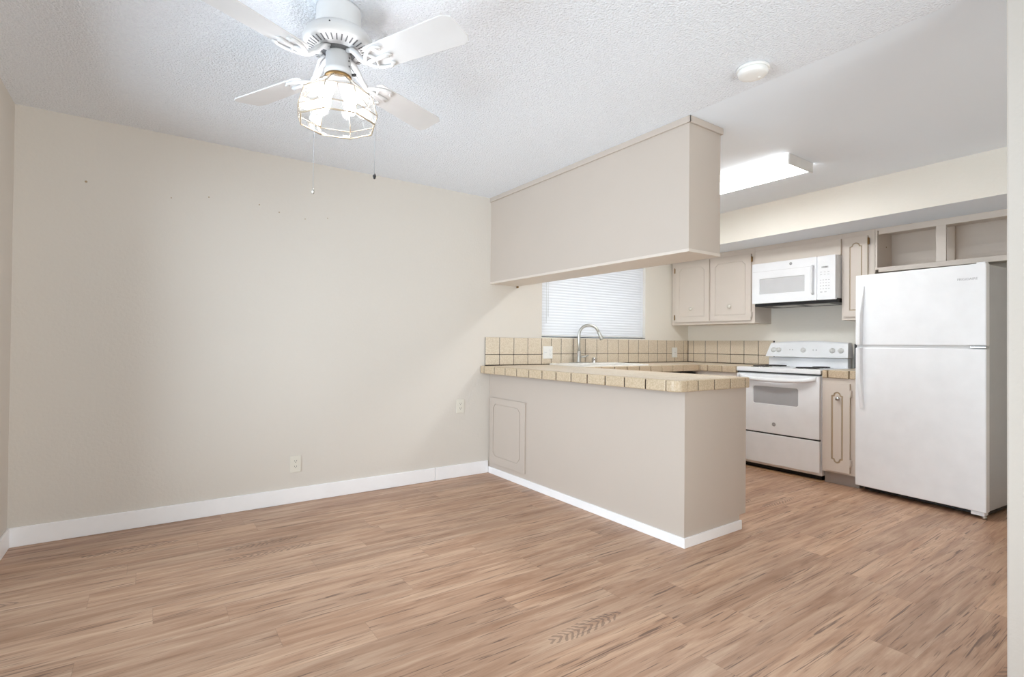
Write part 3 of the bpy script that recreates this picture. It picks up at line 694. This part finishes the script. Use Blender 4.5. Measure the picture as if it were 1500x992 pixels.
# ------------------------------------------------------------------ sink and faucet
root = thing('kitchen_sink', 'white double-bowl enamel drop-in sink set in the tiled counter', 'sink', (4.147, -.32, ZC1))
bm = B(); mt = Matrix.Translation((0, 0, ZC1-.004))
plate(bm, [rrect(SX0, SX1, SY0, SY1, .05), rrect(SX0+.035, 4.132, SY0+.035, SY1-.10, .05), rrect(4.162, SX1-.035, SY0+.035, SY1-.10, .05)], .018, mt, .005); part('rim', bm, 'sink', root)
for (a_, b_) in ((SX0+.033, 4.134), (4.160, SX1-.033)):
    bm = B(); o_ = rrect(a_, b_, SY0+.033, SY1-.098, .05); i_ = inset(o_, .012)
    t = bmesh.new(); top = [t.verts.new((x, y, ZC1+.006)) for x, y in o_]; bot = [t.verts.new((x, y, ZC1-.17)) for x, y in i_]
    for k in range(len(top)): j = (k+1) % len(top); t.faces.new((top[k], top[j], bot[j], bot[k])).smooth = True
    t.faces.new(bot); merge(bm, t); lathe(bm, [(.04, 0), (.038, .003), (0, .001)], ((a_+b_)/2, -.36, ZC1-.17), 'Z', 20); part('bowl', bm, 'sink', root)
FX, FY, FZ0 = 4.10, -.085, ZC1+.014
root = thing('faucet', 'brushed gooseneck pull-down faucet rising behind the white sink', 'faucet', (FX, FY, FZ0))
bm = B(); plate(bm, [rrect(FX-.12, FX+.12, FY-.03, FY+.03, .0295, 8)], .006, Matrix.Translation((0, 0, FZ0)), .002); part('base_plate', bm, 'nickel', root)
bm = B(); lathe(bm, [(.026, 0), (.024, .01), (.021, .02), (.021, .105), (.018, .112), (0, .113)], (FX, FY, FZ0+.005), 'Z', 24); part('body', bm, 'nickel', root)
bm = B(); dx, dy = .80, -.60; ln = (dx*dx+dy*dy)**.5; dx /= ln; dy /= ln; RA = .098
pts = [(FX, FY, FZ0+.1), (FX, FY, FZ0+.2), (FX, FY, FZ0+.275)]
for k in range(1, 15):
    a = PI*.89*k/14; pts.append((FX+dx*RA*(1-math.cos(a)), FY+dy*RA*(1-math.cos(a)), FZ0+.275+RA*math.sin(a)))
tube(bm, pts, .0142, 14); part('spout', bm, 'nickel', root)
e = Vector(pts[-1]); dv = (Vector(pts[-1])-Vector(pts[-2])).normalized()
bm = B(); tube(bm, [e-dv*.005, e+dv*.01, e+dv*.03, e+dv*.075, e+dv*.085], [.0135, .0155, .0155, .021, .019], 16); part('spray_head', bm, 'nickel', root)
bm = B(); tube(bm, [(FX+.015, FY-.01, FZ0+.06), (FX+.045, FY-.035, FZ0+.062), (FX+.075, FY-.055, FZ0+.075)], [.012, .009, .006], 10); part('lever', bm, 'nickel', root)
root = thing('air_gap_cap', 'small chrome cylinder cap on the sink deck beside the faucet', 'sink fitting', (4.30, -.085, FZ0))
bm = B(); lathe(bm, [(.022, 0), (.022, .003), (.019, .005), (.019, .045), (.016, .05), (0, .05)], (4.30, -.085, FZ0), 'Z', 20); part('cap', bm, 'chrome', root)
bm = B(); lathe(bm, [(.005, 0), (.005, .002), (0, .002)], (4.292, -.1035, FZ0+.03), '-Y', 10); part('opening', bm, 'hole', root)

# ------------------------------------------------------------------ outlets
def outlet(label, x0, x1, z0, z1, y, m, gangs=1, kind='duplex', name='wall_outlet', cat='outlet', along='x', xw=None):
    cx, cz = (x0+x1)/2, (z0+z1)/2
    root = thing(name, label, cat, (cx, y, cz)); mt = face_my(x0, y, z0); wd, ht = x1-x0, z1-z0
    bm = B(); plate(bm, [rrect(0, wd, 0, ht, .006)], .006, mt, .002); part('cover_plate', bm, m, root)
    for gi in range(gangs):
        gx = wd*(gi+.5)/gangs
        if kind == 'duplex' or (kind == 'combo' and gi == 1):
            for s in (-1, 1):
                bm = B(); plate(bm, [rrect(gx-.017, gx+.017, ht/2+s*.0195-.0135, ht/2+s*.0195+.0135, .010)], .0025, mt @ Matrix.Translation((0, 0, .006)), .0006); rc = part('receptacle', bm, m, root)
                bm = B()
                for q in (-.0065, .0065): plate(bm, [[(gx+q-.0012, ht/2+s*.0195-.001), (gx+q+.0012, ht/2+s*.0195-.001), (gx+q+.0012, ht/2+s*.0195+.008), (gx+q-.0012, ht/2+s*.0195+.008)]], .0003, mt @ Matrix.Translation((0, 0, .0086)))
                plate(bm, [rrect(gx-.0025, gx+.0025, ht/2+s*.0195-.009, ht/2+s*.0195-.004, .002, 3)], .0003, mt @ Matrix.Translation((0, 0, .0086)))
                part('slot', bm, 'hole' if m == 'almond' else 'print', rc)
        else:
            bm = B(); plate(bm, [rrect(gx-.016, gx+.016, ht/2-.033, ht/2+.033, .002)], .003, mt @ Matrix.Translation((0, 0, .006)), .001); rc = part('rocker', bm, m, root)
            bm = B(); plate(bm, [[(gx-.016, ht/2-.001), (gx+.016, ht/2-.001), (gx+.016, ht/2+.001), (gx-.016, ht/2+.001)]], .0004, mt @ Matrix.Translation((0, 0, .0088))); part('slot', bm, 'print', rc)
    return root
outlet('ivory duplex outlet low on the long wall above the baseboard', 1.451, 1.524, .216, .333, 0, 'almond')
outlet('ivory duplex outlet on the long wall just left of the peninsula', 2.780, 2.854, .545, .664, 0, 'almond')
outlet('white two-gang outlet plate on the backsplash left of the sink', 3.705, 3.822, 1.002, 1.122, -.0111, 'plastic', 2, 'combo')
outlet('single white outlet plate on the backsplash near the room corner', 5.617, 5.708, 1.0, 1.115, -.0111, 'plastic', 1, 'rocker')

# nail marks on the long wall
for i, (x, z, s) in enumerate(((.309, 2.067, 1.5), (.931, 2.081, 1), (1.231, 2.08, 1), (1.358, 2.047, 1), (.726, 2.042, .8), (1.531, 2.025, .8), (1.689, 2.053, .8))):
    bm = B(); lathe(bm, [(.0045*s, 0), (.004*s, .0015), (.0018*s, .002), (0, .0012)], (x, -.0001, z), '-Y', 10)
    lathe(bm, [(.0016*s, 0), (.0016*s, .004), (0, .0045)], (x+.002, 0, z+.001), '-Y', 8)
    o = obj('wall_anchor', bm, 'groove'); tag(o, 'tiny tan wall anchor left high on the bare long wall below the ceiling', 'wall anchor', 'leftover anchors on the long wall')

# ------------------------------------------------------------------ ceiling fixtures
root = thing('smoke_detector', 'round white smoke detector on the textured ceiling near the hanging cabinet', 'smoke detector', (2.923, -2.567, H))
SD = (2.923, -2.567, H-.0005)
bm = B(); lathe(bm, [(.071, 0), (.071, -.010), (.067, -.012)], SD, 'Z', 40); part('base', bm, 'plastic', root)
bm = B(); lathe(bm, [(.064, -.011), (.066, -.018), (.064, -.030), (.058, -.036), (.03, -.038), (0, -.038)], SD, 'Z', 40); part('cover', bm, 'plastic', root)
bm = B(); lathe(bm, [(.008, -.037), (.007, -.040), (0, -.040)], (SD[0]+.03, SD[1]-.015, SD[2]), 'Z', 14); part('test_button', bm, 'plastic', root)

root = thing('fluorescent_light', 'lit white wraparound fluorescent fixture on the smooth kitchen ceiling', 'ceiling light', (4.294, -1.5, H))
LX0, LX1, LY0, LY1 = 4.134, 4.454, -2.12, -.90
bm = B(); box(bm, LX0+.02, LX1-.02, LY0+.015, LY1-.015, 2.41, H-.0005, .003); part('housing', bm, 'plastic', root)
bm = B()
t = bmesh.new(); sec = [(LX0, 2.425), (LX0+.004, 2.395), (LX0+.03, 2.374), (LX0+.07, 2.371), (LX1-.07, 2.371), (LX1-.03, 2.374), (LX1-.004, 2.395), (LX1, 2.425)]
ra = [t.verts.new((x, LY0+.012, z)) for x, z in sec]; rb = [t.verts.new((x, LY1-.012, z)) for x, z in sec]
for k in range(len(sec)-1): t.faces.new((ra[k], ra[k+1], rb[k+1], rb[k])).smooth = True
t.faces.ensure_lookup_table()
for k_ in (0, 1, len(t.faces)-2, len(t.faces)-1): t.faces[k_].material_index = 1
merge_keep(bm, t); part('diffuser', bm, ['tube', 'tubeside'], root, label='glowing ribbed diffuser')
for y0, y1 in ((LY0, LY0+.012), (LY1-.012, LY1)):
    bm = B(); box(bm, LX0-.002, LX1+.002, y0, y1, 2.369, H-.0005, .002); part('end_cap', bm, 'plastic', root)
bm = B(); lathe(bm, [(.008, 0), (.008, .02)], (LX1+.002, LY0+.02, 2.39), 'X', 10); part('latch', bm, 'plastic', root)

# ------------------------------------------------------------------ ceiling fan
FC = (1.217, -1.863)
root = thing('ceiling_fan', 'white four-blade hugger ceiling fan with lit faceted glass shade', 'ceiling fan', (FC[0], FC[1], H))
def fl(name, prof, m, par=root, seg=48, smooth=True):
    bm = B(); lathe(bm, prof, (FC[0], FC[1], 0), 'Z', seg, 0, None, smooth); return part(name, bm, m, par)
fl('canopy', [(.083, H-.001), (.084, H-.01), (.084, H-.085), (.080, H-.092), (.06, H-.092)], 'fanwhite')
hs_ = fl('motor_housing', [(.06, 2.352), (.088, 2.352), (.112, 2.342), (.128, 2.325), (.132, 2.308), (.130, 2.294), (.120, 2.286), (.070, 2.270), (.070, 2.285)], 'fanwhite')
bm = B()
for k in range(36):
    a = 2*PI*k/36; t = bmesh.new()
    m_ = Matrix.Translation((FC[0], FC[1], 0)) @ Matrix.Rotation(a, 4, 'Z') @ Matrix.Translation((.101, 0, 2.2797)) @ Matrix.Rotation(-.31, 4, 'Y')
    box(bm, -.014, .014, -.0025, .0025, -.001, .0008, 0, 1, 0, m_)
part('vent_slots', bm, 'shadow_in', hs_)
fl('rotor', [(.069, 2.284), (.066, 2.276), (.03, 2.272), (.03, 2.268)], 'shadow_in')
sw = fl('switch_housing', [(.03, 2.275), (.044, 2.268), (.047, 2.262), (.047, 2.205), (.050, 2.203), (.052, 2.188), (.050, 2.180), (0, 2.180)], 'fanwhite')
bm = B()
for a, z in ((-1.2, 2.245), (-1.25, 2.232), (-1.22, 2.212)): lathe(bm, [(.003, 0), (.003, .002), (0, .003)], (0, 0, 0), 'X', 8, 0, Matrix.Translation((FC[0]+.047*math.cos(a+.35), FC[1]+.047*math.sin(a+.35), z)) @ Matrix.Rotation(a+.35, 4, 'Z'))
part('screws', bm, 'darkgap', sw)
bm = B(); lathe(bm, [(.003, 0), (.003, .002), (0, .003)], (0, 0, 0), 'X', 8, 0, Matrix.Translation((FC[0]+.13*math.cos(-2.1), FC[1]+.13*math.sin(-2.1), 2.318)) @ Matrix.Rotation(-2.1, 4, 'Z')); part('set_screw', bm, 'darkgap', hs_)
PH = -1.124; ZB = 2.20
for k in range(4):
    A = Matrix.Translation((FC[0], FC[1], ZB)) @ Matrix.Rotation(PH+k*PI/2, 4, 'Z')
    AP = A @ Matrix.Rotation(math.radians(-11), 4, 'X')
    r0, r1, w0, w1 = .175, .585, .058, .070
    o_ = [(r0, -w0), (r0+.02, -w0-.004)]
    o_ = [(r0+.012, -w0), (r1-.035, -w1), (r1-.008, -w1+.018), (r1-.002, w1-.03), (r1-.012, w1-.008), (r1-.03, w1), (r0+.012, w0), (r0, w0-.012), (r0, -w0+.012)]
    bm = B(); plate(bm, [o_], .006, AP @ Matrix.Translation((0, 0, 0)), .002); bl = part('blade', bm, 'fanwhite', root)
    # ornate blade iron
    bm = B()
    def arm(pts, r): tube(bm, [AP @ Vector(p) for p in pts], r, 8)
    tube(bm, [A @ Vector(p) for p in ((.05, .0, .068), (.075, 0, .062), (.10, 0, .040), (.125, 0, .012), (.15, 0, -.004))], [.010, .011, .012, .011, .010], 10)
    tube(bm, [A @ Vector(p) for p in ((.058, .016, .070), (.085, .020, .055), (.115, .012, .02), (.15, 0, -.002))], .006, 8)
    arm([(.15, 0, -.006), (.17, .024, -.006), (.20, .045, -.006), (.235, .052, -.005), (.25, .040, -.005)], [.008, .008, .007, .006, .008])
    arm([(.15, 0, -.006), (.17, -.024, -.006), (.20, -.045, -.006), (.235, -.052, -.005), (.25, -.040, -.005)], [.008, .008, .007, .006, .008])
    arm([(.15, 0, -.006), (.19, 0, -.006), (.235, 0, -.005), (.262, 0, -.005)], [.010, .008, .008, .010])
    arm([(.185, -.034, -.006), (.205, 0, -.006), (.185, .034, -.006)], .006)
    for (px, py) in ((.25, .040), (.25, -.040), (.262, 0)): lathe(bm, [(0, -.006), (.009, -.004), (.010, 0)], (px, py, -.005), 'Z', 12, 0, AP)
    part('blade_iron', bm, 'fanwhite', bl, smooth=True)
# light kit
fit = fl('light_fitter', [(.040, 2.182), (.050, 2.178), (.052, 2.168), (.048, 2.166), (.045, 2.176), (0, 2.176)], 'brass')
a0 = -2.976
def ring(r, z): return [Vector((FC[0]+r*math.cos(a0+k*PI/4), FC[1]+r*math.sin(a0+k*PI/4), z)) for k in range(8)]
RG = [ring(.048, 2.168), ring(.132, 2.099), ring(.155, 2.024), ring(.145, 1.992)]
bm = B()
for ra, rb in zip(RG, RG[1:]):
    for k in range(8):
        j = (k+1) % 8; bm.faces.new([bm.verts.new(p) for p in (ra[k], ra[j], rb[j], rb[k])])
sh = part('glass_shade', bm, 'shade', root, label='clear faceted glass shade')
bm = B()
for ra, rb in zip(RG, RG[1:]):
    for k in range(8): tube(bm, [ra[k], rb[k]], .0018, 6)
for ra, rr_ in zip(RG, (.003, .0018, .0018, .003)):
    for k in range(8): tube(bm, [ra[k], ra[(k+1) % 8]], rr_, 6)
part('came', bm, 'came', sh, label='thin pale brass came')
for k in range(4):
    a = a0+PI/8+k*PI/2; d = Vector((math.cos(a), math.sin(a), 0)); c = Vector((FC[0], FC[1], 0))
    bm = B(); tube(bm, [c+d*.012+Vector((0, 0, 2.176)), c+d*.035+Vector((0, 0, 2.135)), c+d*.045+Vector((0, 0, 2.115))], [.013, .014, .014], 12); sk = part('lamp_socket', bm, 'plastic', root)
    bm = B(); ax = Vector((d.x*.62, d.y*.62, -.78)); p0 = c+d*.043+Vector((0, 0, 2.118))
    prof = [(0, .011), (.012, .013), (.022, .018), (.036, .0235), (.048, .025), (.060, .022), (.069, .014), (.073, .003)]
    tube(bm, [p0+ax*h for h, r in prof], [r for h, r in prof], 16); part('bulb', bm, 'bulb', sk, label='lit bulb')
# pull chains
def chain(pts, fob, fm):
    bm = B(); tube(bm, pts, .0011, 6); ch = part('pull_chain', bm, 'logo', root)
    p = pts[-1]; bm = B(); lathe(bm, [(0, .012), (.003, .010), fob, (.004, -.010), (0, -.012)], p, 'Z', 10); part('fob', bm, fm, ch)
RV = Vector((.82, -.572, 0))
c = Vector((FC[0], FC[1], 0))
p1 = c+RV*.138+Vector((.03, .045, 0))*.6; p2 = c-RV*.112+Vector((.03, .045, 0))
chain([c+RV*.047+Vector((0, 0, 2.215)), c+RV*.07+Vector((.005, .01, 2.185)), Vector((p1.x, p1.y, 2.10)), Vector((p1.x, p1.y, 2.0)), Vector((p1.x, p1.y, 1.80))], (.007, 0), 'black')
chain([c-RV*.047+Vector((0, 0, 2.215)), c-RV*.07+Vector((.01, .015, 2.19)), Vector((p2.x, p2.y, 2.13)), Vector((p2.x, p2.y, 2.0)), Vector((p2.x, p2.y, 1.745))], (.006, 0), 'nickel')
bm = B(); lathe(bm, [(.005, -.008), (.006, 0), (.005, .008)], (0, 0, 0), 'X', 10, 0, Matrix.Translation(c+RV*.062+Vector((0, 0, 2.185))) @ Matrix.Rotation(-.6, 4, 'Z')); part('chain_guide', bm, 'black', sw)
